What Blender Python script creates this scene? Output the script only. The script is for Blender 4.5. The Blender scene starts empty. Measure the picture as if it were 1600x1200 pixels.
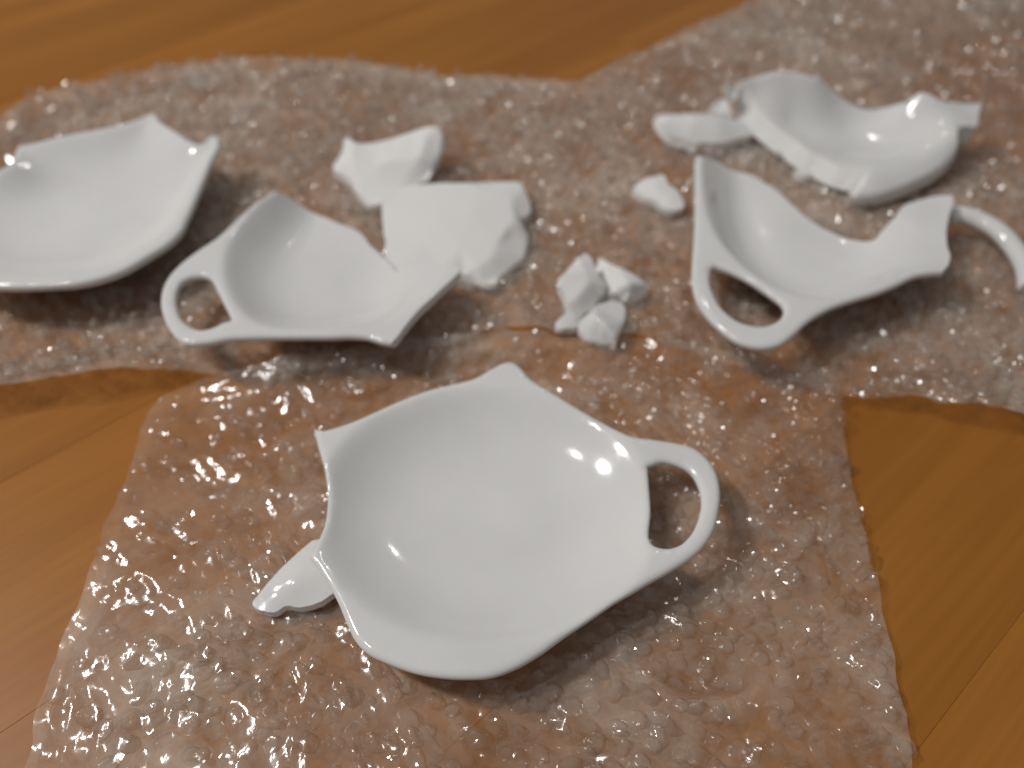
import bpy, math, random
import numpy as np
from mathutils import Vector
from mathutils.geometry import delaunay_2d_cdt
from mathutils.kdtree import KDTree

random.seed(7); RNG = np.random.default_rng(7)
S = bpy.context.scene
COL = S.collection

# ------------------------------------------------------------------ camera
H = 0.19; PITCH = math.radians(50.0); HFOV = math.radians(67.0)
FPX = 800.0 / math.tan(HFOV / 2)
cam = bpy.data.cameras.new("camera"); cam_o = bpy.data.objects.new("camera", cam); COL.objects.link(cam_o)
cam_o.location = (0, 0, H); cam_o.rotation_euler = (math.pi / 2 - PITCH, 0, 0)
cam.sensor_width = 36.0; cam.lens = 18.0 / math.tan(HFOV / 2)
cam.clip_start = 0.01; cam.clip_end = 50
cam.dof.use_dof = True; cam.dof.focus_distance = 0.178; cam.dof.aperture_fstop = cam.lens / 4.2
S.camera = cam_o

# ------------------------------------------------------------------ light
w = bpy.data.worlds.new("World"); S.world = w; w.use_nodes = True
bg = w.node_tree.nodes["Background"]; bg.inputs[0].default_value = (1.0, 0.975, 0.95, 1); bg.inputs[1].default_value = 0.17

def lamp(name, loc, target, radius, power, color):
    l = bpy.data.lights.new(name, 'AREA'); l.shape = 'DISK'; l.size = radius * 2; l.energy = power; l.color = color
    o = bpy.data.objects.new(name, l); COL.objects.link(o); o.location = loc
    o.rotation_euler = (Vector(target) - Vector(loc)).to_track_quat('-Z', 'Y').to_euler()
    return o
TGT = (0.0, 0.2, 0.0)
lamp("disk_lamp", (-1.30, 0.30, 1.58), TGT, 0.085, 17.4, (1.0, 0.975, 0.945))
lamp("disk_lamp", (-0.98, 0.05, 1.83), TGT, 0.06, 6.2, (1.0, 0.975, 0.945))

lamp("disk_lamp", (0.35, 1.75, 1.75), TGT, 0.018, 1.8, (1.0, 0.975, 0.945))  # added lamp, no such source known; gives the back wrap its glints

S.render.engine = 'CYCLES'
S.cycles.use_denoising = True
S.cycles.max_bounces = 10; S.cycles.transparent_max_bounces = 24
S.cycles.sample_clamp_indirect = 4.0
S.view_settings.view_transform = 'Standard'; S.view_settings.look = 'None'
S.view_settings.exposure = 0.06; S.view_settings.gamma = 1.0

# ------------------------------------------------------------------ helpers
def U(px, py, z=0.0):
    """point of the place seen at photo pixel (px,py) and height z"""
    a = (px - 800.0) / FPX; b = (600.0 - py) / FPX
    dx, dy, dz = a, math.cos(PITCH) + b * math.sin(PITCH), -math.sin(PITCH) + b * math.cos(PITCH)
    t = (z - H) / dz
    return (dx * t, dy * t, z)

def hash2(ix, iy, seed):
    n = np.sin(ix * 127.1 + iy * 311.7 + seed * 74.7) * 43758.5453
    return n - np.floor(n)
def vnoise(x, y, seed=0):
    ix, iy = np.floor(x), np.floor(y); fx, fy = x - ix, y - iy
    fx = fx * fx * (3 - 2 * fx); fy = fy * fy * (3 - 2 * fy)
    a = hash2(ix, iy, seed); b = hash2(ix + 1, iy, seed); c = hash2(ix, iy + 1, seed); d = hash2(ix + 1, iy + 1, seed)
    return (a * (1 - fx) + b * fx) * (1 - fy) + (c * (1 - fx) + d * fx) * fy
def fbm(x, y, seed=0, octv=3):
    r = 0; amp = 1; tot = 0
    for k in range(octv):
        r = r + amp * (vnoise(x * 2**k, y * 2**k, seed + k * 13) - .5) * 2; tot += amp; amp *= .5
    return r / tot

def catmull(P, step):
    P = np.asarray(P, float); n = len(P)
    if n < 3:
        L = np.linalg.norm(P[1, :2] - P[0, :2]); m = max(1, int(math.ceil(L / step)))
        return np.array([P[0] + (P[1] - P[0]) * k / m for k in range(m)] + [P[1]])
    Q = np.vstack([2 * P[0] - P[1], P, 2 * P[-1] - P[-2]]); out = []
    for i in range(1, n):
        p0, p1, p2, p3 = Q[i - 1], Q[i], Q[i + 1], Q[i + 2]
        L = np.linalg.norm(p2[:2] - p1[:2]); m = max(1, int(math.ceil(L / step)))
        # centripetal tangents
        d0 = max(np.linalg.norm(p1[:2] - p0[:2]), 1e-9)**.5; d1 = max(L, 1e-9)**.5; d2 = max(np.linalg.norm(p3[:2] - p2[:2]), 1e-9)**.5
        m1 = d1 * ((p1 - p0) / d0 - (p2 - p0) / (d0 + d1) + (p2 - p1) / d1)
        m2 = d1 * ((p2 - p1) / d1 - (p3 - p1) / (d1 + d2) + (p3 - p2) / d2)
        for k in range(m):
            t = k / m
            out.append((2*t**3 - 3*t*t + 1) * p1 + (t**3 - 2*t*t + t) * m1 + (-2*t**3 + 3*t*t) * p2 + (t**3 - t*t) * m2)
    out.append(P[-1])
    return np.array(out)

def seg_dist(X, A, B):
    """min distance of points X (n,2) to segments A->B (m,2)"""
    out = np.full(len(X), 1e9)
    if len(A) == 0: return out
    D = B - A; L2 = np.maximum((D * D).sum(1), 1e-16)
    for s in range(0, len(X), 2000):
        x = X[s:s + 2000]
        t = np.clip(((x[:, None, :] - A[None]) * D[None]).sum(2) / L2[None], 0, 1)
        q = x[:, None, :] - (A[None] + t[..., None] * D[None])
        out[s:s + 2000] = np.sqrt((q * q).sum(2)).min(1)
    return out

def inside(X, poly):
    A = np.asarray(poly)[:, :2]; B = np.roll(A, -1, 0); r = np.zeros(len(X), bool)
    x, y = X[:, 0], X[:, 1]
    for a, b in zip(A, B):
        if a[1] == b[1]: continue
        c = ((a[1] > y) != (b[1] > y)) & (x < (b[0] - a[0]) * (y - a[1]) / (b[1] - a[1]) + a[0])
        r ^= c
    return r

class TPS:
    def __init__(s, P, z, lam=1e-7):
        P = np.asarray(P, float) * 100; s.P = P; n = len(P)
        K = s.k(P, P) + np.eye(n) * lam * 100
        Q = np.hstack([np.ones((n, 1)), P])
        A = np.block([[K, Q], [Q.T, np.zeros((3, 3))]])
        s.w = np.linalg.lstsq(A, np.concatenate([np.asarray(z) * 100, np.zeros(3)]), rcond=None)[0]
    def k(s, X, Y):
        r2 = ((X[:, None] - Y[None])**2).sum(2)
        return np.where(r2 > 1e-12, .5 * r2 * np.log(np.maximum(r2, 1e-12)), 0)
    def __call__(s, X):
        X = np.asarray(X) * 100
        return (s.k(X, s.P) @ s.w[:-3] + s.w[-3] + X @ s.w[-2:]) / 100

class Facet:
    """piecewise flat height through points, creased along ridges, slightly worn"""
    def __init__(s, pts, z, loop, ridges, blur=.00035):
        s.blur = blur
        n = len(loop); E = [(loop[i], loop[(i + 1) % n]) for i in range(n)] + ridges
        v, e, f, ov, oe, of = delaunay_2d_cdt([Vector(p) for p in pts], E, [], 0, 1e-7)
        s.V = np.array([tuple(p) for p in v]); s.z = np.array([z[o[0]] if o else np.mean(z) for o in ov]); s.f = [t for t in f if len(t) == 3]
    def ev(s, X):
        r = np.full(len(X), np.nan); best = np.full(len(X), -1e9)
        for t in s.f:
            a, b, c = s.V[list(t)]; za, zb, zc = s.z[list(t)]
            det = (b[0]-a[0])*(c[1]-a[1]) - (c[0]-a[0])*(b[1]-a[1])
            if abs(det) < 1e-12: continue
            u = ((X[:,0]-a[0])*(c[1]-a[1]) - (c[0]-a[0])*(X[:,1]-a[1])) / det
            v = ((b[0]-a[0])*(X[:,1]-a[1]) - (X[:,0]-a[0])*(b[1]-a[1])) / det
            m = np.minimum(np.minimum(u, v), 1 - u - v); ok = m > best
            zz = za + np.clip(u, -.2, 1.2)*(zb-za) + np.clip(v, -.2, 1.2)*(zc-za)
            r[ok] = zz[ok]; best[ok] = m[ok]
        return r
    def __call__(s, X):
        r = s.ev(X) * 5; k = 5
        for a in range(6):
            r = r + s.ev(X + s.blur * np.array([math.cos(a), math.sin(a)])); k += 1
        return r / k

def link(o, parent=None):
    COL.objects.link(o)
    if parent is not None: o.parent = parent
    return o
def tag(o, label, cat, group=None):
    o["label"] = label; o["category"] = cat
    if group: o["group"] = group

# ------------------------------------------------------------------ materials
def mat(name):
    m = bpy.data.materials.new(name); m.use_nodes = True
    nt = m.node_tree; nt.nodes.clear()
    return m, nt, nt.nodes.new("ShaderNodeOutputMaterial")
def node(nt, typ, **kw):
    n = nt.nodes.new(typ)
    for k, v in kw.items():
        if k.startswith("i_"): n.inputs[k[2:].replace("_", " ")].default_value = v
        else: setattr(n, k, v)
    return n

def ceramic_mat():
    m, nt, out = mat("white_glaze"); L = nt.links.new
    p = node(nt, "ShaderNodeBsdfPrincipled"); p.inputs["Roughness"].default_value = .10
    p.inputs["Specular IOR Level"].default_value = .35
    p.inputs["Subsurface Weight"].default_value = .12; p.inputs["Subsurface Radius"].default_value = (.003, .0025, .002)
    g = node(nt, "ShaderNodeNewGeometry")
    n = node(nt, "ShaderNodeTexNoise"); n.inputs["Scale"].default_value = 45; n.inputs["Detail"].default_value = 4
    r = node(nt, "ShaderNodeValToRGB"); r.color_ramp.elements[0].position = .3; r.color_ramp.elements[1].position = .7
    r.color_ramp.elements[0].color = (.715, .712, .708, 1); r.color_ramp.elements[1].color = (.765, .762, .755, 1)
    L(g.outputs["Position"], n.inputs["Vector"]); L(n.outputs["Fac"], r.inputs[0]); L(r.outputs[0], p.inputs["Base Color"])
    n2 = node(nt, "ShaderNodeTexNoise"); n2.inputs["Scale"].default_value = 160; n2.inputs["Detail"].default_value = 2
    b = node(nt, "ShaderNodeBump"); b.inputs["Strength"].default_value = .08; b.inputs["Distance"].default_value = .0006
    L(g.outputs["Position"], n2.inputs["Vector"]); L(n2.outputs["Fac"], b.inputs["Height"]); L(b.outputs[0], p.inputs["Normal"])
    L(p.outputs[0], out.inputs[0]); return m
def fracture_mat():
    m, nt, out = mat("bare_fracture"); L = nt.links.new
    p = node(nt, "ShaderNodeBsdfPrincipled"); p.inputs["Roughness"].default_value = .75
    p.inputs["Base Color"].default_value = (.80, .795, .785, 1)
    g = node(nt, "ShaderNodeNewGeometry"); n2 = node(nt, "ShaderNodeTexNoise"); n2.inputs["Scale"].default_value = 900; n2.inputs["Detail"].default_value = 4
    b = node(nt, "ShaderNodeBump"); b.inputs["Strength"].default_value = .4; b.inputs["Distance"].default_value = .0003
    L(g.outputs["Position"], n2.inputs["Vector"]); L(n2.outputs["Fac"], b.inputs["Height"]); L(b.outputs[0], p.inputs["Normal"])
    L(p.outputs[0], out.inputs[0]); return m
def wood_mat():
    m, nt, out = mat("honey_wood"); L = nt.links.new
    tc = node(nt, "ShaderNodeTexCoord"); oi = node(nt, "ShaderNodeObjectInfo")
    off = node(nt, "ShaderNodeVectorMath", operation='SCALE'); cmb = node(nt, "ShaderNodeCombineXYZ")
    L(oi.outputs["Random"], cmb.inputs[0]); L(oi.outputs["Random"], cmb.inputs[1]); L(cmb.outputs[0], off.inputs[0]); off.inputs["Scale"].default_value = 7.3
    add = node(nt, "ShaderNodeVectorMath", operation='ADD'); L(tc.outputs["Object"], add.inputs[0]); L(off.outputs[0], add.inputs[1])
    mp = node(nt, "ShaderNodeMapping"); mp.inputs["Scale"].default_value = (3.0, 34, 34); L(add.outputs[0], mp.inputs[0])
    n1 = node(nt, "ShaderNodeTexNoise"); n1.inputs["Scale"].default_value = 1.0; n1.inputs["Detail"].default_value = 5; n1.inputs["Distortion"].default_value = .6
    L(mp.outputs[0], n1.inputs["Vector"])
    mp2 = node(nt, "ShaderNodeMapping"); mp2.inputs["Scale"].default_value = (14, 420, 420); L(add.outputs[0], mp2.inputs[0])
    n2 = node(nt, "ShaderNodeTexNoise"); n2.inputs["Scale"].default_value = 1.0; n2.inputs["Detail"].default_value = 3; L(mp2.outputs[0], n2.inputs["Vector"])
    r = node(nt, "ShaderNodeValToRGB"); e = r.color_ramp.elements
    e[0].position = .15; e[0].color = (.27, .093, .0105, 1); e[1].position = .85; e[1].color = (.43, .172, .028, 1)
    L(n1.outputs["Fac"], r.inputs[0])
    # whole boards differ in tone
    r2 = node(nt, "ShaderNodeMapRange"); r2.inputs["To Min"].default_value = .90; r2.inputs["To Max"].default_value = 1.10; L(oi.outputs["Random"], r2.inputs["Value"])
    r3 = node(nt, "ShaderNodeMapRange"); r3.inputs["From Min"].default_value = .35; r3.inputs["From Max"].default_value = .65; r3.inputs["To Min"].default_value = .95; r3.inputs["To Max"].default_value = 1.03; L(n2.outputs["Fac"], r3.inputs["Value"])
    mm = node(nt, "ShaderNodeMath", operation='MULTIPLY'); L(r2.outputs[0], mm.inputs[0]); L(r3.outputs[0], mm.inputs[1])
    sc = node(nt, "ShaderNodeVectorMath", operation='SCALE'); L(r.outputs[0], sc.inputs[0]); L(mm.outputs[0], sc.inputs["Scale"])
    p = node(nt, "ShaderNodeBsdfPrincipled"); L(sc.outputs[0], p.inputs["Base Color"])
    p.inputs["Roughness"].default_value = .42; p.inputs["Specular IOR Level"].default_value = .25
    b = node(nt, "ShaderNodeBump"); b.inputs["Strength"].default_value = .12; b.inputs["Distance"].default_value = .0003
    L(n2.outputs["Fac"], b.inputs["Height"]); L(b.outputs[0], p.inputs["Normal"])
    L(p.outputs[0], out.inputs[0]); return m
def plain_mat(name, col, rough):
    m, nt, out = mat(name); p = node(nt, "ShaderNodeBsdfPrincipled"); p.inputs["Base Color"].default_value = (*col, 1); p.inputs["Roughness"].default_value = rough
    nt.links.new(p.outputs[0], out.inputs[0]); return m
def film_mat(name, haze, bumpd, rough, bstr):
    m, nt, out = mat(name); L = nt.links.new
    g = node(nt, "ShaderNodeNewGeometry")
    n = node(nt, "ShaderNodeTexNoise"); n.inputs["Scale"].default_value = 260; n.inputs["Detail"].default_value = 4; n.inputs["Distortion"].default_value = .8
    L(g.outputs["Position"], n.inputs["Vector"])
    b = node(nt, "ShaderNodeBump"); b.inputs["Strength"].default_value = bstr; b.inputs["Distance"].default_value = bumpd; L(n.outputs["Fac"], b.inputs["Height"])
    tr = node(nt, "ShaderNodeBsdfTransparent"); tr.inputs[0].default_value = (.985, .975, .97, 1)
    df = node(nt, "ShaderNodeBsdfDiffuse"); df.inputs[0].default_value = (.90, .815, .71, 1)
    up = node(nt, "ShaderNodeCombineXYZ"); up.inputs[2].default_value = 1; L(up.outputs[0], df.inputs["Normal"])
    tl = node(nt, "ShaderNodeBsdfTranslucent"); tl.inputs[0].default_value = (.90, .815, .71, 1)
    md = node(nt, "ShaderNodeMixShader"); md.inputs[0].default_value = .2; L(df.outputs[0], md.inputs[1]); L(tl.outputs[0], md.inputs[2])
    # milkiness varies softly over the sheet
    n3 = node(nt, "ShaderNodeTexNoise"); n3.inputs["Scale"].default_value = 55; n3.inputs["Detail"].default_value = 8; n3.inputs["Roughness"].default_value = .7; n3.inputs["Distortion"].default_value = .7; L(g.outputs["Position"], n3.inputs["Vector"])
    mr = node(nt, "ShaderNodeMapRange"); mr.inputs["From Min"].default_value = .3; mr.inputs["From Max"].default_value = .7
    mr.inputs["To Min"].default_value = haze * .1; mr.inputs["To Max"].default_value = haze * 2.2; L(n3.outputs["Fac"], mr.inputs["Value"])
    n4 = node(nt, "ShaderNodeTexNoise"); n4.inputs["Scale"].default_value = 11; n4.inputs["Detail"].default_value = 3; L(g.outputs["Position"], n4.inputs["Vector"])
    m4 = node(nt, "ShaderNodeMapRange"); m4.inputs["From Min"].default_value = .36; m4.inputs["From Max"].default_value = .62; m4.inputs["To Min"].default_value = .45; m4.inputs["To Max"].default_value = 1.35; L(n4.outputs["Fac"], m4.inputs["Value"])
    hz = node(nt, "ShaderNodeMath", operation='MULTIPLY', use_clamp=True); L(mr.outputs[0], hz.inputs[0]); L(m4.outputs[0], hz.inputs[1])
    m1 = node(nt, "ShaderNodeMixShader"); L(hz.outputs[0], m1.inputs[0]); L(tr.outputs[0], m1.inputs[1]); L(md.outputs[0], m1.inputs[2])
    gl = node(nt, "ShaderNodeBsdfGlossy"); gl.inputs["Roughness"].default_value = rough; L(b.outputs[0], gl.inputs["Normal"])
    fr = node(nt, "ShaderNodeFresnel"); io = node(nt, "ShaderNodeMapRange"); io.inputs["To Min"].default_value = 1.5; io.inputs["To Max"].default_value = 1 / 1.5
    L(g.outputs["Backfacing"], io.inputs["Value"]); L(io.outputs[0], fr.inputs["IOR"]); L(b.outputs[0], fr.inputs["Normal"])
    tw = node(nt, "ShaderNodeMath", operation='MULTIPLY', use_clamp=True); tw.inputs[1].default_value = 1.9; L(fr.outputs[0], tw.inputs[0])   # both faces of the film
    m2 = node(nt, "ShaderNodeMixShader"); L(tw.outputs[0], m2.inputs[0]); L(m1.outputs[0], m2.inputs[1]); L(gl.outputs[0], m2.inputs[2])
    L(m2.outputs[0], out.inputs[0]); return m

GLAZE = ceramic_mat(); FRACT = fracture_mat(); WOOD = wood_mat()
FILMS = {"back": (film_mat("clear_film", .25, .0003, .14, .2), film_mat("clear_bubble", .12, .0003, .14, .12)),
         "front": (film_mat("clear_film", .18, .0003, .13, .2), film_mat("clear_bubble", .075, .0003, .14, .12))}

# ------------------------------------------------------------------ wooden boards
table = bpy.data.objects.new("table_top", None); COL.objects.link(table); table["kind"] = "structure"
table["label"] = "honey brown wooden boards under the bubble wrap"
ANG = math.radians(41)
table.rotation_euler = (0, 0, ANG)
core = bpy.data.meshes.new("core")
def box_mesh(me, x0, x1, y0, y1, z0, z1, bev):
    v = []
    for z, i in ((z0, 0), (z1 - bev, 0), (z1, bev)):
        v += [(x0 + i, y0 + i, z), (x1 - i, y0 + i, z), (x1 - i, y1 - i, z), (x0 + i, y1 - i, z)]
    f = [(3, 2, 1, 0), (8, 9, 10, 11)]
    for a in (0, 4):
        for k in range(4): f.append((a + k, a + (k + 1) % 4, a + 4 + (k + 1) % 4, a + 4 + k))
    me.from_pydata(v, [], f)
    return me
box_mesh(core, -.75, .95, -.85, .75, -.035, -.0125, .001); core.materials.append(plain_mat("dark_board_core", (.16, .06, .012), .8))
link(bpy.data.objects.new("board_core", core), table)
PW, GAP = .071, .00003
rr = random.Random(3)
for j in range(-12, 11):
    x = -.75 - rr.random() * .3
    while x < .95:
        ln = .34 + rr.random() * .22
        xa, xb = max(x, -.75), min(x + ln, .95)
        if xb - xa > .03:
            me = bpy.data.meshes.new("plank")
            box_mesh(me, -(xb - xa) / 2 + GAP, (xb - xa) / 2 - GAP, -PW / 2 + GAP, PW / 2 - GAP, -.012, 0, .00005)
            me.materials.append(WOOD)
            o = link(bpy.data.objects.new("plank", me), table); o.location = ((xa + xb) / 2, j * PW + .012, rr.uniform(-.00008, 0))
        x += ln

# ------------------------------------------------------------------ ceramic pieces
PIECES = []          # (polygon, kd tree, bottom heights) for the wrap to lie under
def crop(x0, y0, s): return lambda c: (x0 + c[0] / s, y0 + c[1] / s)

def piece(name, runs, cr, z0, holes=(), interior=(), t=.0036, floor=None, rim=None, W=(.001, .018), ridges=(), facet=False,
          step=.0008, grid=.0013, edge=.0017, zmin=.0032, jit=.00012, split=(), top_mat=None, prof=2.1, well=None, zs=1.0, lip=None, lam=1e-4, fb=.00035, label=None, cat=None, group=None, seed=1):
    """runs: ('g' glazed rim | 'b' broken edge [, slant]), points (cx,cy[,z]) in a crop of the photo"""
    cv = lambda p: np.array(U(*cr(p), .004 + zs * ((p[2] if len(p) > 2 else z0) - .004)))
    Z = None
    if floor is not None:
        G = [cv(p) for r in runs if r[0] == 'g' for p in r[1]] + [cv(p) for h in holes for p in h] + [cv(p) for p in interior]
        keep = []
        for k in range(len(G)):
            if all(np.linalg.norm(G[k][:2] - G[j][:2]) > .0006 for j in keep): keep.append(k)
        G = np.array(G)[keep]; tps = TPS(G[:, :2], G[:, 2], 3e-3)
        FL = np.array([cv(p) for p in floor]) if isinstance(floor, list) else None
        flz = TPS(FL[:, :2], FL[:, 2], 1e-3) if FL is not None else (lambda X: np.full(len(X), floor))
        ra, rb = [], []
        for pl in rim:
            q = catmull([cv(p) for p in pl], .0015)[:, :2]; ra.append(q[:-1]); rb.append(q[1:])
        WP = None
        if well is not None:
            wl = [cv(p) for p in well[0]]; q = catmull(wl + ([wl[0]] if not well[1] else []), .0012)[:, :2]; ra, rb = [q[:-1]], [q[1:]]
            WP = np.vstack([q, [cv(p)[:2] for p in well[1]]]) if well[1] else q
        ra, rb = np.vstack(ra), np.vstack(rb); gc = G[:, :2].mean(0)
        HP = [np.array([cv(p) for p in pg]) for nm, pg, _ in split if nm == "handle"]
        def Z(X):
            X = np.asarray(X); zr = tps(X); d = seg_dist(X, ra, rb)
            # away from the rim a smooth potential stands in for the creased distance
            acc = np.zeros(len(X)); mr_, lr_ = (ra + rb) / 2, np.linalg.norm(rb - ra, axis=1)
            for k in range(0, len(X), 2000):
                dd = ((X[k:k+2000, None] - mr_[None])**2).sum(2) + 1e-8
                acc[k:k+2000] = (lr_[None] / dd**1.5).sum(1)
            ds = np.sqrt(2.0 / acc); m = np.clip((d - .0008) / .004, 0, 1); m = m * m * (3 - 2 * m)
            d = d * (1 - m) + ds * m
            if WP is not None: d = np.where(inside(X, WP), d, -seg_dist(X, ra, rb))
            hm = np.zeros(len(X), bool)
            for hp in HP: hm |= inside(X, hp)
            d = d if WP is not None else np.where(hm, -1, d); w0, w1 = W[0], W[1]
            if lip is not None:
                r_ = np.clip(((X - gc) / .035) @ np.array(lip[:2]), 0, 1); w0 = w0 + lip[2] * r_; w1 = w1 + lip[2] * .55 * r_
            sst = np.clip((d - w0) / (w1 - w0), 0, 1); sst = sst * sst / (sst + .2) * 1.2; sst = 1 - (1 - np.clip(sst, 0, 1))**prof
            return zr + (np.minimum(flz(X), zr) - zr) * sst
        cv0 = cv
        def cvb(p):
            q = cv0((p[0], p[1]))
            for _ in range(14):
                zz = Z(q[None, :2])[0]; q = np.array(U(*cr(p), .5 * (zz + q[2])))
            return q
    pt = lambda r, p: cvb(p) if (floor is not None and r[0] == 'b') else cv(p)
    firsts = [pt(r, r[1][0]) for r in runs]
    ctrl = []; out = []; gl = []; slant = []
    for i, r in enumerate(runs):
        P = [pt(r, p) for p in r[1]]; ctrl += P
        d = catmull(P + [firsts[(i + 1) % len(runs)]], step)[:-1]
        if r[0] == 'b':
            n = len(d); tg = np.gradient(d[:, :2], axis=0) if n > 1 else np.array([[1., 0]])
            nn = np.stack([-tg[:, 1], tg[:, 0]], 1); nn /= np.maximum(np.linalg.norm(nn, axis=1, keepdims=True), 1e-9)
            k = np.arange(n); a = fbm(k * .16 + seed * 9.1, k * 0 + i * 3.7, seed, 3) * jit * np.minimum(1, np.minimum(k, n - k) / 3)
            d[:, :2] += nn * a[:, None] * 2
        out.append(d); gl += [r[0] == 'g'] * len(d); slant += [r[2] if len(r) > 2 else 0.] * len(d)
    O = np.vstack(out); gl = np.array(gl); slant = np.array(slant)
    area = np.sum(O[:, 0] * np.roll(O[:, 1], -1) - np.roll(O[:, 0], -1) * O[:, 1])
    if area < 0:
        O = O[::-1].copy(); gl = np.roll(gl[::-1], -1); slant = slant[::-1].copy()
    HO = []
    for h in holes:
        P = [cv(p) for p in h]; ctrl += P
        d = catmull(P + [P[0]], step)[:-1]
        if np.sum(d[:, 0] * np.roll(d[:, 1], -1) - np.roll(d[:, 0], -1) * d[:, 1]) > 0: d = d[::-1].copy()
        HO.append(d)
    n = len(O); loops = [O] + HO
    B = np.vstack(loops)[:, :2]; nb = len(B); glv = np.concatenate([gl] + [np.ones(len(h), bool) for h in HO])
    nxt = []; b0 = 0
    for l in loops: nxt += [b0 + (k + 1) % len(l) for k in range(len(l))]; b0 += len(l)
    nxt = np.array(nxt); prv = np.empty(nb, int); prv[nxt] = np.arange(nb)
    A1, B1 = B, B[nxt]; GA, GB = A1[glv], B1[glv]
    # outward / inward normals
    T = B[nxt] - B[prv]; T /= np.maximum(np.linalg.norm(T, axis=1, keepdims=True), 1e-9); NI = np.stack([-T[:, 1], T[:, 0]], 1)
    NS = NI.copy()
    for _ in range(12): NS[:n] = (NS[:n] + np.roll(NS[:n], 1, 0) + np.roll(NS[:n], -1, 0)) / 3
    isin = lambda X: np.logical_and.reduce([inside(X, O)] + [~inside(X, h) for h in HO])
    # height field
    C = [np.array(c) for c in ctrl]; I = [cv(p) for p in interior]
    if facet:
        m = len(ctrl); pts = [tuple(c[:2]) for c in C + I]; zs = [c[2] for c in C + I]
        Z = Facet(pts, zs, list(range(m)), [(m + a if a >= 0 else -a - 1, m + b if b >= 0 else -b - 1) for a, b in ridges], fb)
    elif floor is None:
        Q = np.array(C + I); keep = []
        for k in range(len(Q)):
            if all(np.linalg.norm(Q[k, :2] - Q[j, :2]) > .0004 for j in keep): keep.append(k)
        Z = TPS(Q[keep, :2], Q[keep, 2], lam)
    # sample points
    pts = [B]
    for k in (.06, .22, .55, 1.0):
        q = B + NI * edge * k
        q = q[(np.arange(nb) % (1 if k < .5 else 2)) == 0]; ok = isin(q); q = q[ok]
        if len(q): q = q[seg_dist(q, A1, B1) > edge * k * .9]
        pts.append(q)
    lo, hi = B.min(0), B.max(0)
    gx, gy = np.meshgrid(np.arange(lo[0], hi[0], grid), np.arange(lo[1], hi[1], grid * .866)); gx = gx + (np.arange(gy.shape[0]) % 2)[:, None] * grid / 2
    q = np.stack([gx.ravel(), gy.ravel()], 1); q = q[isin(q)]; q = q[seg_dist(q, A1, B1) > edge * 1.2] if len(q) else q
    pts.append(q); X = np.vstack(pts)
    v, e, f, ov, oe, of = delaunay_2d_cdt([Vector(p) for p in X], [(int(a), int(b)) for a, b in zip(range(nb), nxt)], [], 0, 1e-7)
    V2 = np.array([tuple(p) for p in v]); src = np.array([min(o) if o else -1 for o in ov])
    tri = np.array([t for t in f if len(t) == 3]); cen = V2[tri].mean(1); tri = tri[isin(cen)]
    a, b, c = V2[tri[:, 0]], V2[tri[:, 1]], V2[tri[:, 2]]
    cr_ = (b[:, 0]-a[:, 0])*(c[:, 1]-a[:, 1]) - (c[:, 0]-a[:, 0])*(b[:, 1]-a[:, 1])
    tri[cr_ < 0] = tri[cr_ < 0][:, ::-1]; tri = tri[np.abs(cr_) > 1e-13]
    z = Z(V2); e_ = .0006
    gxx = (Z(V2 + [e_, 0]) - Z(V2 - [e_, 0])) / (2*e_); gyy = (Z(V2 + [0, e_]) - Z(V2 - [0, e_])) / (2*e_)
    th = t * np.minimum(np.sqrt(1 + gxx**2 + gyy**2), 2.2)
    zb = np.maximum(z - th, zmin); zb = np.minimum(zb, z - .0012)
    dg = seg_dist(V2, GA, GB); fr = np.clip(dg / edge, 0, 1); fr = np.sqrt(np.maximum(0, 1 - (1 - fr)**2))
    mid = (z + zb) / 2 + (z - zb) * .12; top = mid + (z - mid) * fr; bot = mid - (mid - zb) * fr
    on = np.zeros(len(V2), bool); inv = {}
    for k, s in enumerate(src):
        if 0 <= s < nb: on[k] = True; inv[int(s)] = k
    N = len(V2); VV = [np.column_stack([V2, top])]; BV = np.column_stack([V2, bot])
    sl = np.concatenate([slant, np.zeros(nb - n)])
    for s, k in inv.items():
        if sl[s]: BV[k, :2] -= NS[s] * sl[s]
    share = on & (dg < 1e-6)
    bi = np.arange(N) + N; VV.append(BV)
    bi[share] = np.arange(N)[share]
    faces = [tuple(int(i) for i in x) for x in tri] + [tuple(int(bi[i]) for i in x[::-1]) for x in tri]
    matid = [0] * len(faces)
    VV = list(np.vstack(VV)); ROW = 8
    cache = {}
    def wallv(s):
        if s in cache: return cache[s]
        k = inv.get(s); 
        if k is None: return None
        p, q_ = VV[k], VV[bi[k]]; r = []
        hgt = p[2] - q_[2]
        for j in range(ROW + 1):
            u = j / ROW; x = p * (1 - u) + q_ * u
            if 0 < j < ROW:
                w_ = fbm(np.array([s * .26 + 5.1]), np.array([u * hgt * 330 + seed]), seed + 31, 3)[0] * .00042 * min(1, hgt / .003)
                x = x.copy(); x[:2] -= NS[s] * w_
            r.append(len(VV)); VV.append(x)
        cache[s] = r; return r
    for s in range(nb):
        if glv[s]: continue
        r1, r2 = wallv(s), wallv(int(nxt[s]))
        if r1 is None or r2 is None: continue
        for j in range(ROW):
            faces.append((r1[j], r1[j+1], r2[j+1], r2[j])); matid.append(1)
    VV = np.array(VV)
    PIECES.append((O[:, :2], V2, BV[:, 2]))
    me = bpy.data.meshes.new(name); me.from_pydata([tuple(p) for p in VV], [], faces); me.materials.append(top_mat or GLAZE); me.materials.append(FRACT)
    me.polygons.foreach_set("material_index", matid); me.polygons.foreach_set("use_smooth", [True] * len(faces)); me.update()
    base = Vector((float(V2[:, 0].mean()), float(V2[:, 1].mean()), float(BV[:, 2].min())))
    if not split:
        me.transform(__import__("mathutils").Matrix.Translation(-base))
        o = link(bpy.data.objects.new(name, me)); o.location = base; tag(o, label, cat, group); return o
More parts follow.
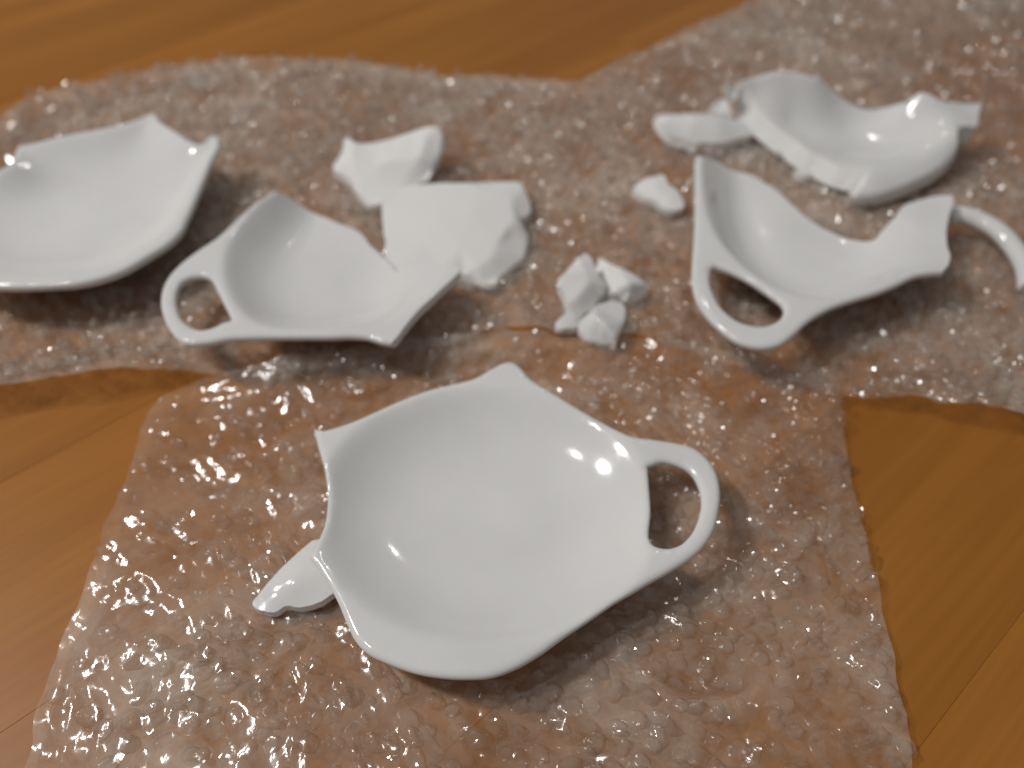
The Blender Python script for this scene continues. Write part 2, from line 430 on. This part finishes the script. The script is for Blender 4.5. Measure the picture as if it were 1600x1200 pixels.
    # parts: one surface cut into body and handle / spout, normals kept continuous
    nrm = np.array([tuple(vn.vector) for vn in me.vertex_normals])
    root = bpy.data.objects.new(name, None); COL.objects.link(root); root.location = base; root.empty_display_size = .02; tag(root, label, cat, group)
    fc = np.array([VV[list(x)].mean(0)[:2] for x in faces]); own = np.zeros(len(faces), int)
    for i, (nm, pg, _) in enumerate(split): own[inside(fc, np.array([cv(p) for p in pg]))] = i + 1
    for i, nm in enumerate(["body"] + [s[0] for s in split]):
        idx = np.where(own == i)[0]
        used = sorted({q for k in idx for q in faces[k]}); mp = {q: k for k, q in enumerate(used)}
        pm = bpy.data.meshes.new(nm); pm.from_pydata([tuple(VV[q] - np.array(base)) for q in used], [], [tuple(mp[q] for q in faces[k]) for k in idx])
        pm.materials.append(GLAZE); pm.materials.append(FRACT)
        pm.polygons.foreach_set("material_index", [matid[k] for k in idx]); pm.polygons.foreach_set("use_smooth", [True] * len(idx)); pm.update()
        pm.normals_split_custom_set_from_vertices([tuple(nrm[q]) for q in used])
        link(bpy.data.objects.new(nm, pm), root)
    return root

GRP = "broken pieces of white tea dishes"
# --- front dish, whole, teapot outline: handle to the right, knob at the back
c1 = crop(350, 540, 1.882)
hole1 = [(1247,352),(1290,338),(1330,345),(1370,365),(1395,405),(1405,450),(1398,500),(1375,550),(1340,583),(1300,592),(1265,582),(1253,555),(1258,480),(1253,410)]
piece("tea_dish", [
    ('g', [(262,238),(285,245),(340,232),(400,210),(500,165),(600,127),(680,107),(735,92),(790,62),(830,44),(855,47),(880,68),(900,92),(950,125),(1030,172),(1100,212),(1160,245),(1200,262),
           (1270,272),(1330,282),(1380,295),(1425,330),(1452,375),(1462,430),(1456,490),(1440,545),(1410,590),(1370,625),(1310,662),(1250,695),(1200,725),(1150,752),(1080,800),(1000,855),(930,905),(860,945),(790,970),(720,976),(640,972),(560,958),(480,930),(420,900),(385,865),(360,815),(335,755),(310,705),(275,650)]),
    ('g', [(250,622),(262,595),(288,520),(298,450),(298,400),(290,345),(274,290)])],
    c1, .0165, holes=[hole1], floor=.0068, W=(-.0050, .0178), prof=1.9, well=([(1229, 489), (1217, 565), (1183, 637), (1128, 702), (1055, 756), (967, 796), (869, 821), (766, 830), (663, 821), (565, 796), (477, 756), (404, 702), (349, 637), (315, 565), (303, 489), (315, 414), (349, 342), (404, 277), (477, 223), (565, 182), (663, 157), (766, 149), (869, 157), (967, 182), (1055, 223), (1128, 277), (1183, 342), (1217, 414)], []), t=.0036,
    rim=[[(262,238),(285,245),(340,232),(400,210),(500,165),(600,127),(680,107),(735,92),(800,85),(860,85),(900,92),(950,125),(1030,172),(1100,212),(1160,245),(1200,275),(1235,330),(1248,400),(1254,480),(1250,560),(1235,620),(1200,690),(1150,752),(1080,800),(1000,855),(930,905),(860,945),(790,970),(720,976),(640,972),(560,958),(480,930),(420,900),(385,865),(360,815),(335,755),(310,705),(275,650),(250,622),(262,595),(288,520),(298,450),(298,400),(290,345),(274,290),(262,238)]],
    split=[("handle", [(1195,225),(1215,300),(1248,370),(1256,480),(1252,560),(1235,640),(1190,745),(1300,760),(1600,600),(1550,200)], 0),
           ("knob", [(735,100),(900,100),(930,60),(860,0),(760,0)], 0)],
    label="whole white ceramic teapot shaped dish with a loop handle, lying front and centre", cat="tea dish", group="white teapot shaped tea dishes", seed=2)
piece("ceramic_shard", [
    ('g', [(258,570,.009),(200,620,.008),(140,680,.007)]), ('b', [(95,735,.0065),(85,760,.006),(110,778,.006),(150,782,.006),(175,768,.006),(230,770,.006),(280,755,.007),(325,722,.008)]),
    ('g', [(380,700,.008),(390,620,.009),(330,560,.009)])], c1, .007, t=.0026, jit=.0003, edge=.0006, zmin=.0028, interior=[(200,700,.0085)],
    label="narrow white spout shard poking out from under the left of the front dish", cat="shard", group=GRP, seed=3)

# --- dish cut by the left edge of the photograph
c2 = crop(0, 150, 3.636)
L2 = [(100,275),(200,258),(330,225),(500,192),(680,155),(780,125),(850,98),(885,98),(905,132),(1000,195),(1090,252),(1140,265),(1195,222),(1238,226),(1245,280),(1200,370),(1155,480),(1110,590),(1065,690),(1030,760),(960,830),(850,900),(700,985),(560,1035),(430,1062),(300,1072),(100,1080),(-60,1075),(-240,1040),(-400,940),(-470,780),(-450,600),(-320,480),(-120,440),(20,400)]
piece("tea_dish", [('g', L2)], c2, .0205, floor=.0105, W=(.0006, .025), lip=(.1, -.99, .003), prof=1.9, rim=[L2 + [L2[0]]], t=.0036,
    label="whole white ceramic dish with pointed corners cut off by the left edge", cat="tea dish", group="white teapot shaped tea dishes", seed=4)

# --- broken dish, middle left
c3 = crop(230, 280, 3.137)
zr = .019
hole3 = [(138,600),(145,545),(170,500),(220,475),(280,470),(310,485),(340,540),(370,600),(395,650),(405,685),(370,695),(320,720),(260,732),(200,710),(160,670)]
piece("broken_dish", [
    ('b', [(610,50),(680,85,.017),(750,125,.013),(850,180,.0095),(930,215,.008),(1000,240,.0075),(1050,270,.0075),(1090,320,.0075),(1140,366,.0075),(1190,415,.0075),(1230,456,.0075)]),
    ('b', [(1232,453,.008),(1198,413,.008),(1166,371,.009),(1250,381,.012),(1400,410,.015),(1480,432,.017)]),
    ('b', [(1525,425,.018),(1530,450),(1440,540),(1340,630),(1260,720),(1222,775)]),
    ('g', [(1190,800),(1150,793),(1080,772),(1000,765),(900,768),(700,768),(520,770),(400,776),(300,795),(200,800),(150,780),(100,720),(70,650),(62,590),(75,520),(110,460),(170,400),(250,340),(340,280),(400,225),(480,150),(560,80)])],
    c3, zr, holes=[hole3], floor=[(900,300,.0078),(900,500,.0078),(600,500,.0078),(1150,420,.0085),(1150,600,.0085),(1250,400,.0125),(1250,520,.0125),(1250,650,.0145),(1400,430,.0152),(1400,560,.0165),(1500,440,.018)], W=(-.0015, .0200), well=([(640,-40),(560,90),(480,190),(410,300),(383,400),(390,500),(440,610),(530,690),(650,728),(850,735),(1050,722),(1180,700),(1300,630),(1400,550),(1500,460),(1580,380)], [(1700,300),(1500,-300),(800,-300)]), t=.0034,
    rim=[[(610,50),(560,80),(480,150),(400,225),(340,290),(312,380),(320,460),(360,550),(410,640),(440,700),(520,760),(700,768),(900,768),(1000,765),(1080,772),(1150,793),(1190,800)]],
    split=[("handle", [(335,250),(310,420),(350,550),(400,640),(425,700),(470,800),(300,860),(-40,840),(-40,400)], 0)],
    label="broken half of a white dish with loop handle on its left and a hairline crack", cat="broken dish", group=GRP, seed=5)

# --- broken dish, right, handle towards the front
c6 = crop(1060, 230, 2.963)
hole6 = [(150,565),(168,548),(220,560),(290,590),(360,630),(430,680),(478,718),(490,745),(480,780),(450,805),(400,822),(340,820),(270,795),(200,735),(160,660),(148,610)]
piece("broken_dish", [
    ('b', [(80,40),(110,42,.018),(150,52,.016),(210,85,.012),(280,115,.009),(350,135,.008),(400,165,.0075),(470,215,.0075),(530,270,.0075),(590,325,.0075),(650,365,.0075),(720,400,.008),(800,428,.009),(860,437,.0105),(900,432,.012),(950,380,.014),(1000,325,.017),(1040,275,.019),(1100,250,.019),(1180,228,.019)]),
    ('b', [(1270,222),(1272,250),(1255,310),(1240,400),(1245,460),(1258,500),(1250,545)]),
    ('g', [(1220,575),(1160,580),(1100,592),(1020,630),(920,670),(820,700),(720,735),(660,765),(600,805),(540,860),(480,905),(420,922),(360,920),(280,895),(200,840),(130,770),(85,700),(65,620),(66,520),(75,400),(78,250),(76,120)])],
    c6, .0195, holes=[hole6], floor=[(300,200,.0075),(500,400,.0075),(700,500,.0075),(750,430,.008),(850,480,.0095),(860,600,.0095),(950,450,.013),(950,550,.013),(1050,330,.0165),(1050,500,.0160),(1200,260,.0180),(1200,420,.0178),(1220,540,.018)], W=(-.0015, .0205), well=([(118,-60),(120,50),(124,150),(142,280),(185,400),(255,490),(370,590),(490,655),(600,688),(720,690),(850,660),(980,612),(1080,580),(1180,560),(1330,540)], [(1500,0),(900,-300)]), t=.0034,
    rim=[[(80,40),(76,120),(78,250),(75,400),(100,480),(150,530),(250,560),(380,625),(500,700),(590,750),(680,755),(720,735),(820,700),(920,670),(1020,630),(1100,592),(1160,580),(1220,575)]],
    split=[("handle", [(30,440),(110,500),(150,540),(250,572),(380,640),(490,710),(560,790),(700,790),(560,1000),(200,1000),(0,800)], 0),
           ("spout", [(1040,200),(1060,640),(1300,640),(1300,200)], 0)],
    label="broken white dish with loop handle lower left and wide snapped spout right", cat="broken dish", group=GRP, seed=6)

# --- half dish, back right, fracture face towards us
c7 = crop(970, 80, 2.712)
piece("broken_dish", [
    ('b', [(450,118,.027),(480,125,.025),(520,150,.022),(560,205,.018),(600,262,.0155),(660,315,.014),(730,368,.013),(800,418,.0125),(850,448,.012),(930,488,.0125),(1000,508,.013),(1045,520,.0135)], .0045),
    ('b', [(1038,560,.012),(1010,598,.0105)], .002),
    ('g', [(985,622,.009),(1080,612,.0095),(1150,594,.010),(1250,555,.011),(1340,510,.012),(1400,465,.013),(1420,440,.014),(1438,400,.017),(1440,350,.020)]),
    ('b', [(1442,316,.020),(1505,318,.019),(1520,260,.020)]),
    ('b', [(1530,222,.021),(1430,225,.021),(1360,210,.023),(1310,180,.025)]),
    ('b', [(1270,160,.026),(1220,200,.022),(1190,235,.0175),(1130,243,.0150),(1050,245,.0145),(970,220,.0160),(910,180,.0195),(860,130,.0245)]),
    ('g', [(825,82,.029),(740,70,.0295),(640,66,.0295),(540,76,.029),(470,100,.028)])],
    c7, .02, t=.0068, edge=.0011, zmin=.0034, lam=3e-3, interior=[(1060,510,.0145),(1200,478,.0145),(1300,440,.0155),(1400,385,.0185),(900,400,.0105),(1000,440,.0105),(1100,430,.0108),(1200,400,.0122),(1340,330,.0185),(800,330,.0108),(950,310,.0108),(1100,330,.0118),(700,200,.0195),(640,180,.021),(720,290,.0125),(1250,290,.0170),(1000,275,.0125)],
    split=[("spout", [(1270,130),(1240,240),(1440,330),(1530,350),(1560,200)], 0)],
    label="white half dish with thick fracture face towards us, farthest back on the right", cat="broken dish", group=GRP, seed=7)
piece("ceramic_shard", [
    ('b', [(148,268,.012),(165,300,.012),(205,345,.010),(250,372,.008)], .0012),
    ('b', [(330,392,.0075),(430,388,.008),(510,365,.008),(560,350,.008)]), ('g', [(560,310,.010),(500,288,.011),(420,270,.0125),(330,262,.013),(240,262,.013),(190,262,.0125)])],
    c7, .010, t=.0034, edge=.0009, lam=3e-3, zmin=.003, interior=[(300,310,.013),(420,325,.012)],
    label="long narrow white shard sticking out left of the back half dish", cat="shard", group=GRP, seed=8)
piece("ceramic_chip", [('b', [(375,245,.007),(400,215,.010),(440,203,.011),(465,235,.010),(472,282,.006),(400,264,.006)])], c7, .008, t=.004, facet=True, interior=[(430,235,.011)],
    edge=.0004, grid=.001, step=.0006, label="tiny white chip behind the long narrow shard", cat="chip", group=GRP, seed=9, top_mat=FRACT)
piece("ceramic_chip", [('b', [(52,580,.0065),(90,545,.0075),(140,530,.008),(178,524,.008),(200,560,.0078),(240,592,.0072),(268,655,.006),(245,672,.0058),(200,670,.006),(150,640,.0062),(90,612,.0063)])], c7, .007, t=.0028, facet=True, top_mat=FRACT,
    interior=[(150,575,.0083),(205,615,.0075)], ridges=[(0, 1)], edge=.0003, grid=.001, step=.0006, zmin=.002, label="small white chip lying alone left of the right hand broken dish", cat="chip", group=GRP, seed=10)
piece("ceramic_chip", [('b', [(735,505,.006),(775,495,.008),(815,515,.007),(828,532,.005),(780,535,.005)])], c7, .006, t=.003, facet=True, interior=[(780,515,.008)],
    edge=.0004, grid=.001, step=.0006, zmin=.002, label="tiny white chip below the gap under the back half dish", cat="chip", group=GRP, seed=11, top_mat=FRACT)

# --- shards in the middle
c4 = crop(490, 180, 4.286)
piece("ceramic_shard", [
    ('b', [(200,160,.015),(192,230,.013),(165,290,.010),(132,342,.008),(148,372,.0075)]),
    ('b', [(195,402,.007),(245,440,.007),(300,520,.0065),(372,602,.006),(410,602,.006),(520,560,.006),(640,500,.007)]), ('b', [(720,452,.008),(765,430,.010)]),
    ('g', [(802,362,.0115),(842,290,.014),(862,220,.0165),(868,130,.020)]),
    ('b', [(850,88,.0215),(800,75,.022),(740,85,.021),(650,115,.019),(550,150,.017),(430,180,.0155),(350,190,.015),(280,185,.0155),(235,155,.0155)])],
    c4, .01, t=.0032, zs=.8, edge=.0008, zmin=.003, facet=True, interior=[(262,200,.0155),(255,300,.0135),(262,385,.0105),(400,350,.0125),(520,300,.015),(760,130,.021),(620,420,.010),(700,290,.0165)],
    ridges=[(0, 1), (1, 2), (5, 7), (7, 6)], label="white triangular shard standing behind the big blank shard, middle left", cat="shard", group=GRP, seed=12, top_mat=FRACT)
piece("ceramic_shard", [
    ('b', [(455,490,.013),(600,475,.0135),(750,460,.0145),(900,450,.015),(1000,452,.015)]),
    ('b', [(1080,452,.014),(1380,450,.012),(1405,485,.012),(1440,570,.010),(1452,640,.0085),(1392,692,.010)]),
    ('b', [(1370,692,.012),(1402,742,.010),(1430,800,.0075),(1425,860,.006),(1400,950,.0055),(1340,1000,.0055),(1240,1090,.005),(1212,1130,.005),(1130,1120,.005),(1080,1092,.0055),(1000,1072,.006)], .0008),
    ('b', [(960,1060,.0075),(860,1030,.0085),(700,1010,.0092),(560,975,.0095)]), ('b', [(470,935,.0095),(482,850,.0103),(466,760,.011),(458,620,.0125),(450,540,.013)])],
    c4, .01, t=.0036, zs=.72, edge=.0006, zmin=.003, facet=True, fb=.0007,
    interior=[(1085,474,.0152),(1250,530,.0146),(1330,566,.0140),(1340,720,.0132),(1225,880,.0118),(1185,955,.0108),(1100,1020,.0098),(980,900,.0118),(720,865,.0112),(820,680,.0147),(1050,660,.0152),(1300,800,.0105),(1320,930,.0082)],
    ridges=[(0, 1), (1, 2), (2, 3), (3, 4), (4, 5), (5, 6), (9, 10), (7, 8), (3, 11), (5, 12)],
    label="large pale curved shard with ragged right edge, behind the cracked broken dish", cat="shard", group=GRP, seed=13, top_mat=FRACT)
c5 = crop(840, 380, 6.667)
piece("ceramic_chip", [
    ('b', [(640,150,.006),(720,190,.008),(850,250,.010),(1000,320,.009),(1100,390,.008),(1165,458,.006),(1085,540,.0042),(1000,600,.004),(850,600,.004),(650,560,.004),(590,380,.005)])],
    c5, .006, t=.004, facet=True, interior=[(780,445,.0105),(950,425,.010),(700,300,.009)], ridges=[(0, 1), (1, -6), (2, 0)], edge=.0003, grid=.001, step=.0006, zmin=.002,
    label="white triangular chip pointing right, rear one of the small heap", cat="chip", group=GRP, seed=14, top_mat=FRACT)
piece("ceramic_chip", [
    ('b', [(490,100,.0185),(530,120,.018),(570,180,.017),(600,250,.016),(640,330,.015),(700,430,.012),(700,480,.010),(650,560,.008),(600,640,.007),(560,700,.006),(470,740,.006),(440,800,.006),(400,870,.005),(300,890,.0048),(220,895,.0045),(180,850,.005),(220,790,.007),(290,720,.009),(310,640,.0105),(280,530,.0125),(250,460,.014),(210,385,.015),(280,310,.0165),(360,220,.0175),(430,150,.0185)])],
    c5, .01, t=.0045, zs=.75, facet=True, interior=[(445,205,.0185),(500,290,.0172),(540,400,.0145),(560,520,.011),(400,780,.0075),(420,560,.0125)], ridges=[(0, 1), (1, 2), (2, 3)], edge=.0003, grid=.001, step=.0006, zmin=.002,
    label="upright jagged white chip at the left of the small heap in the centre", cat="chip", group=GRP, seed=15, top_mat=FRACT)
piece("ceramic_chip", [
    ('b', [(540,725,.0105),(600,660,.010),(700,620,.0095)]), ('g', [(800,590,.009),(870,605,.0085),(920,660,.008),(932,720,.0075),(910,830,.007),(870,920,.007)]),
    ('b', [(830,1000,.007),(815,1062,.0045),(750,1052,.004),(640,1032,.004),(520,1000,.004),(450,930,.0045),(420,880,.005),(455,800,.007)])],
    c5, .007, t=.004, zs=.8, facet=True, interior=[(620,780,.0115),(700,850,.011),(780,950,.009)], ridges=[(-1, 0), (0, 1), (1, 2)], edge=.0005, grid=.001, step=.0006, zmin=.002,
    label="rounded white chip in front of the small heap in the centre", cat="chip", group=GRP, seed=16)

# --- snapped handle at the right edge
def handle_piece():
    pts = [(1478,340,.010),(1487,336,.0105),(1505,336,.011),(1530,344,.011),(1558,360,.011),(1583,386,.010),(1602,418,.009),(1608,452,.0075)]
    C = catmull([np.array(U(*p)) for p in pts], .0012); n = len(C)
    T = np.gradient(C, axis=0); T /= np.linalg.norm(T, axis=1, keepdims=True); up = np.array([0, 0, 1.])
    base = C.mean(0); base[2] = .006; V = []; F = []; M = []; K = 16; rr_ = np.random.default_rng(4)
    for i in range(n):
        s = np.cross(T[i], up); s /= np.linalg.norm(s); u = np.cross(s, T[i])
        for k in range(K):
            a = 2 * math.pi * k / K; j = rr_.uniform(-.0007, .0007) if i in (0, n - 1) else 0
            V.append(C[i] + s * math.cos(a) * .0036 + u * math.sin(a) * .0030 + T[i] * j - base)
    for i in range(n - 1):
        for k in range(K): F.append((i*K + k, (i+1)*K + k, (i+1)*K + (k+1) % K, i*K + (k+1) % K)); M.append(0)
    for i, sgn in ((0, 1), (n - 1, -1)):
        c0 = len(V); V.append(C[i] - base); r0 = len(V)
        for k in range(K): V.append(V[i*K + k].copy())
        for k in range(K):
            q = (c0, r0 + k, r0 + (k+1) % K); F.append(q if sgn > 0 else q[::-1]); M.append(1)
    me = bpy.data.meshes.new("curved_shard"); me.from_pydata([tuple(v) for v in V], [], F); me.materials.append(GLAZE); me.materials.append(FRACT)
    me.polygons.foreach_set("material_index", M); me.polygons.foreach_set("use_smooth", [True]*len(F)); me.update()
    o = link(bpy.data.objects.new("curved_shard", me)); o.location = base
    tag(o, "curved snapped white ceramic arc at the right edge beside the broken spout", "shard", GRP)
    ring = [tuple(c[:2]) for c in C]
    L_ = [c[:2] + np.cross(t, up)[:2] * .004 for c, t in zip(C, T)]; R_ = [c[:2] - np.cross(t, up)[:2] * .004 for c, t in zip(C, T)]
    PIECES.append((np.array(L_ + R_[::-1]), C[:, :2], C[:, 2] - .003))
handle_piece()

# ------------------------------------------------------------------ bubble wrap
CAPS = []
for poly, v, zb in PIECES:
    kd = KDTree(len(v))
    for i, p in enumerate(v): kd.insert((p[0], p[1], 0), i)
    kd.balance(); lo, hi = poly.min(0), poly.max(0); CAPS.append((poly, kd, zb, lo, hi))
def cap(X):
    r = np.full(len(X), 1.0)
    for poly, kd, zb, lo, hi in CAPS:
        k = np.where(((X > lo - .004) & (X < hi + .004)).all(1))[0]
        if not len(k): continue
        ins = inside(X[k], poly)
        for i, q in zip(k, ins):
            _, j, d = kd.find((X[i, 0], X[i, 1], 0))
            if q: r[i] = min(r[i], zb[j])
            elif d < .004: r[i] = min(r[i], zb[j] + d * 1.5)
    return r

def flat(pts, z=.002): return np.array([U(x, y, z)[:2] for x, y in pts])
BACK = flat([(-260,300),(-120,250),(0,192),(60,160),(150,138),(300,108),(500,102),(620,112),(720,124),(840,130),(900,138),(930,124),(985,98),(1060,62),(1130,30),(1200,-4),(1300,-30),(1500,-60),(1900,-70),(2100,200),(2150,600),(1900,740),
             (1700,708),(1600,686),(1440,646),(1300,622),(1180,585),(1060,556),(1000,536),(880,524),(820,522),(740,532),(660,556),(560,576),(420,590),(330,596),(235,600),(120,618),(0,634),(-200,670)])
FRONT = flat([(232,640),(300,612),(400,590),(480,578),(560,566),(650,552),(740,538),(800,532),(900,536),(1000,545),(1150,570),(1290,606),(1308,648),(1326,740),(1350,840),(1374,940),(1396,1030),(1412,1120),(1422,1200),(1430,1280),(1440,1500),(900,1600),(300,1550),(-40,1420),(20,1250),(58,1120),(96,1010),(140,900),(178,800),(214,710)])

def rough_edge(P, seed, amp=.0011):
    d = catmull(np.column_stack([np.vstack([P, P[:1]]), np.zeros(len(P) + 1)]), .003)[:-1, :2]
    k = np.arange(len(d)); T = np.roll(d, -1, 0) - np.roll(d, 1, 0); T /= np.linalg.norm(T, axis=1, keepdims=True)
    return d + np.stack([-T[:, 1], T[:, 0]], 1) * (fbm(k * .23, k * 0, seed, 3) * amp)[:, None]

def sheet(name, mats, P, seed, lift, pitch, rot, dens, label):
    E = rough_edge(P, seed)
    def zf(X):
        x, y = X[:, 0], X[:, 1]
        z = .0026 + .0016 * fbm(x * 26, y * 26, seed, 2) + .0016 * (1 - 2 * np.abs(fbm(x * 62, y * 62, seed + 5, 3))) + lift(X)
        return np.minimum(np.maximum(z, .0007), cap(X) - .0006)
    lo, hi = E.min(0), E.max(0); g = .00115
    gx, gy = np.meshgrid(np.arange(lo[0], hi[0], g), np.arange(lo[1], hi[1], g))
    q = np.stack([gx.ravel(), gy.ravel()], 1) + RNG.uniform(-.0005, .0005, (gx.size, 2))
    q = q[inside(q, E)]; q = q[seg_dist(q, E, np.roll(E, -1, 0)) > .0009]
    X = np.vstack([E, q]); n = len(E)
    v, e, f, ov, oe, of = delaunay_2d_cdt([Vector(p) for p in X], [(i, (i + 1) % n) for i in range(n)], [], 0, 1e-7)
    V2 = np.array([tuple(p) for p in v]); tri = np.array([t for t in f if len(t) == 3]); tri = tri[inside(V2[tri].mean(1), E)]
    a, b, c = V2[tri[:, 0]], V2[tri[:, 1]], V2[tri[:, 2]]
    cr_ = (b[:, 0]-a[:, 0])*(c[:, 1]-a[:, 1]) - (c[:, 0]-a[:, 0])*(b[:, 1]-a[:, 1]); tri[cr_ < 0] = tri[cr_ < 0][:, ::-1]
    root = bpy.data.objects.new(name, None); COL.objects.link(root); cx = np.append(V2.mean(0), 0.0); root.location = cx
    tag(root, label, "bubble wrap", "sheets of bubble wrap")
    def folds(x, y, f, sd):
        # short creases, longer than wide, turning slowly over the sheet
        a = -.75 + 1.1 * fbm(x * 9, y * 9, sd, 2); c_, s_ = np.cos(a), np.sin(a)
        return fbm((x * c_ + y * s_) * f * .3, (-x * s_ + y * c_) * f, sd + 1, 2)
    hf = (.0011 if seed == 21 else .0008) * folds(V2[:, 0], V2[:, 1], 560, seed + 3)
    me = bpy.data.meshes.new("film"); VV = np.column_stack([V2, np.maximum(zf(V2) + hf, .0005)]) - cx
    me.from_pydata([tuple(p) for p in VV], [], [tuple(int(i) for i in t) for t in tri]); me.materials.append(mats[0])
    me.polygons.foreach_set("use_smooth", [True] * len(tri)); me.update(); link(bpy.data.objects.new("film", me), root)
    # bubbles on a staggered lattice
    R = 1.0; ca, sa = math.cos(rot), math.sin(rot)
    i, j = np.meshgrid(np.arange(-120, 120), np.arange(-120, 120)); x = (i + (j % 2) * .5) * pitch; y = j * pitch * .866
    m = E.mean(0); Q = np.stack([m[0] + x*ca - y*sa, m[1] + x*sa + y*ca], 2).reshape(-1, 2)
    Q = Q + .0009 * np.stack([fbm(Q[:, 0]*40, Q[:, 1]*40, seed+1), fbm(Q[:, 0]*40, Q[:, 1]*40, seed+2)], 1) * 3 + RNG.normal(0, pitch * .2, Q.shape)
    Q = Q[inside(Q, E)]; Q = Q[seg_dist(Q, E, np.roll(E, -1, 0)) > pitch * .12]
    Q = Q[RNG.random(len(Q)) < dens(Q)]; nq = len(Q)
    K, RG = 14, 6
    rad = pitch * .46 * RNG.uniform(.78, 1.12, nq); hh = (.0032 if seed == 21 else .0023) * np.where(RNG.random(nq) < .38, RNG.uniform(.15, .5, nq), RNG.uniform(.5, 1.15, nq)); flatn = RNG.uniform(2.0, 4.5, nq)
    ph = RNG.uniform(0, 6.28, nq); sq = RNG.uniform(.78, 1.2, nq); ecc = RNG.uniform(-.35, .35, (nq, 2))
    av = np.arange(K) * 2 * math.pi / K; rho = np.array([1, .93, .78, .58, .36, .15])
    px = []; pz = []
    for rh in rho:
        dx = rh * np.cos(av)[None] * sq[:, None]; dy = rh * np.sin(av)[None] / sq[:, None]
        px.append(np.stack([Q[:, :1] + rad[:, None]*(dx*np.cos(ph)[:, None] - dy*np.sin(ph)[:, None]), Q[:, 1:] + rad[:, None]*(dx*np.sin(ph)[:, None] + dy*np.cos(ph)[:, None])], 2))
        tl = 1 + ecc[:, :1]*dx + ecc[:, 1:]*dy
        pz.append(hh[:, None] * (1 - rh**flatn[:, None]) * tl)
    PX = np.stack(px, 1); PZ = np.stack(pz, 1)                       # nq,RG,K
    fl = PX.reshape(-1, 2)
    wr = folds(fl[:, 0], fl[:, 1], 520, seed + 9).reshape(nq, RG, K) * .0017 * np.minimum(1, PZ / .0005)
    z0 = zf(fl).reshape(nq, RG, K); cp = cap(fl).reshape(nq, RG, K)
    Zt = np.minimum(z0 + .00015 + PZ + wr, np.maximum(cp - .0002, z0 + .0001))
    ring = np.concatenate([PX, Zt[..., None]], 3).reshape(nq, RG*K, 3)
    top = np.concatenate([PX[:, -1].mean(1), Zt[:, -1].mean(1, keepdims=True) + .00003], 1)[:, None]
    V = np.concatenate([ring, top], 1).reshape(-1, 3) - cx; per = RG*K + 1
    fc = []
    for r in range(RG - 1):
        for k in range(K): fc.append((r*K + k, r*K + (k+1) % K, (r+1)*K + (k+1) % K, (r+1)*K + k))
    for k in range(K): fc.append(((RG-1)*K + k, (RG-1)*K + (k+1) % K, RG*K, RG*K))
    quad = np.array([q for q in fc if q[2] != q[3]]); tr3 = np.array([q[:3] for q in fc if q[2] == q[3]])
    o_ = (np.arange(nq) * per)[:, None, None]
    qd = (quad[None] + o_).reshape(-1, 4); t3 = (tr3[None] + o_).reshape(-1, 3)
    me = bpy.data.meshes.new("bubble_layer"); me.vertices.add(len(V)); me.vertices.foreach_set("co", V.ravel())
    li = np.concatenate([qd.ravel(), t3.ravel()]); me.loops.add(len(li)); me.loops.foreach_set("vertex_index", li)
    me.polygons.add(len(qd) + len(t3))
    me.polygons.foreach_set("loop_start", np.concatenate([np.arange(len(qd))*4, len(qd)*4 + np.arange(len(t3))*3]))
    me.polygons.foreach_set("use_smooth", [False]*(len(qd) + len(t3))); me.update(calc_edges=True); me.validate()
    me.materials.append(mats[1]); o = link(bpy.data.objects.new("bubble_layer", me), root); o["kind"] = "stuff"
    print(name, "bubbles", nq, "film tris", len(tri))

def smooth(a, b, x): t = np.clip((x - a) / (b - a), 0, 1); return t * t * (3 - 2 * t)
def lift_back(X):
    d = seg_dist(X, BACK, np.roll(BACK, -1, 0)); edge = 1 - smooth(0, .022, d)
    right = smooth(.10, .14, X[:, 0]); left = smooth(.09, .12, -X[:, 0]); low = 1 - smooth(.16, .22, X[:, 1])
    heap = smooth(.16, .30, X[:, 0]) * smooth(.30, .45, X[:, 1])
    return edge * low * (.007 * right + .006 * left) + .022 * heap * (.6 + .6 * fbm(X[:, 0]*18, X[:, 1]*18, 77, 2)) + .0012 * edge
def lift_front(X):
    inb = inside(X, BACK); d = seg_dist(X, BACK, np.roll(BACK, -1, 0)); sd = np.where(inb, d, -d)
    over = smooth(-.012, .004, sd)
    return .0052 * over
KN = flat([(110,850),(190,740),(232,640)])
def dens_front(Q):
    # film near the left edge carries few bubbles
    l = np.array([U(70, 1200)[:2], U(230, 640)[:2]]); t = (Q[:, 1] - l[0, 1]) / (l[1, 1] - l[0, 1]); xl = l[0, 0] + t * (l[1, 0] - l[0, 0])
    return .15 + .83 * smooth(.006, .05, Q[:, 0] - xl)
sheet("bubble_wrap", FILMS["back"], BACK, 21, lift_back, .0053, .22, lambda Q: np.full(len(Q), .97), "wide crumpled clear bubble wrap across the back under most of the shards")
sheet("bubble_wrap", FILMS["front"], FRONT, 43, lift_front, .0053, .61, dens_front, "clear bubble wrap in the foreground under the whole front dish")
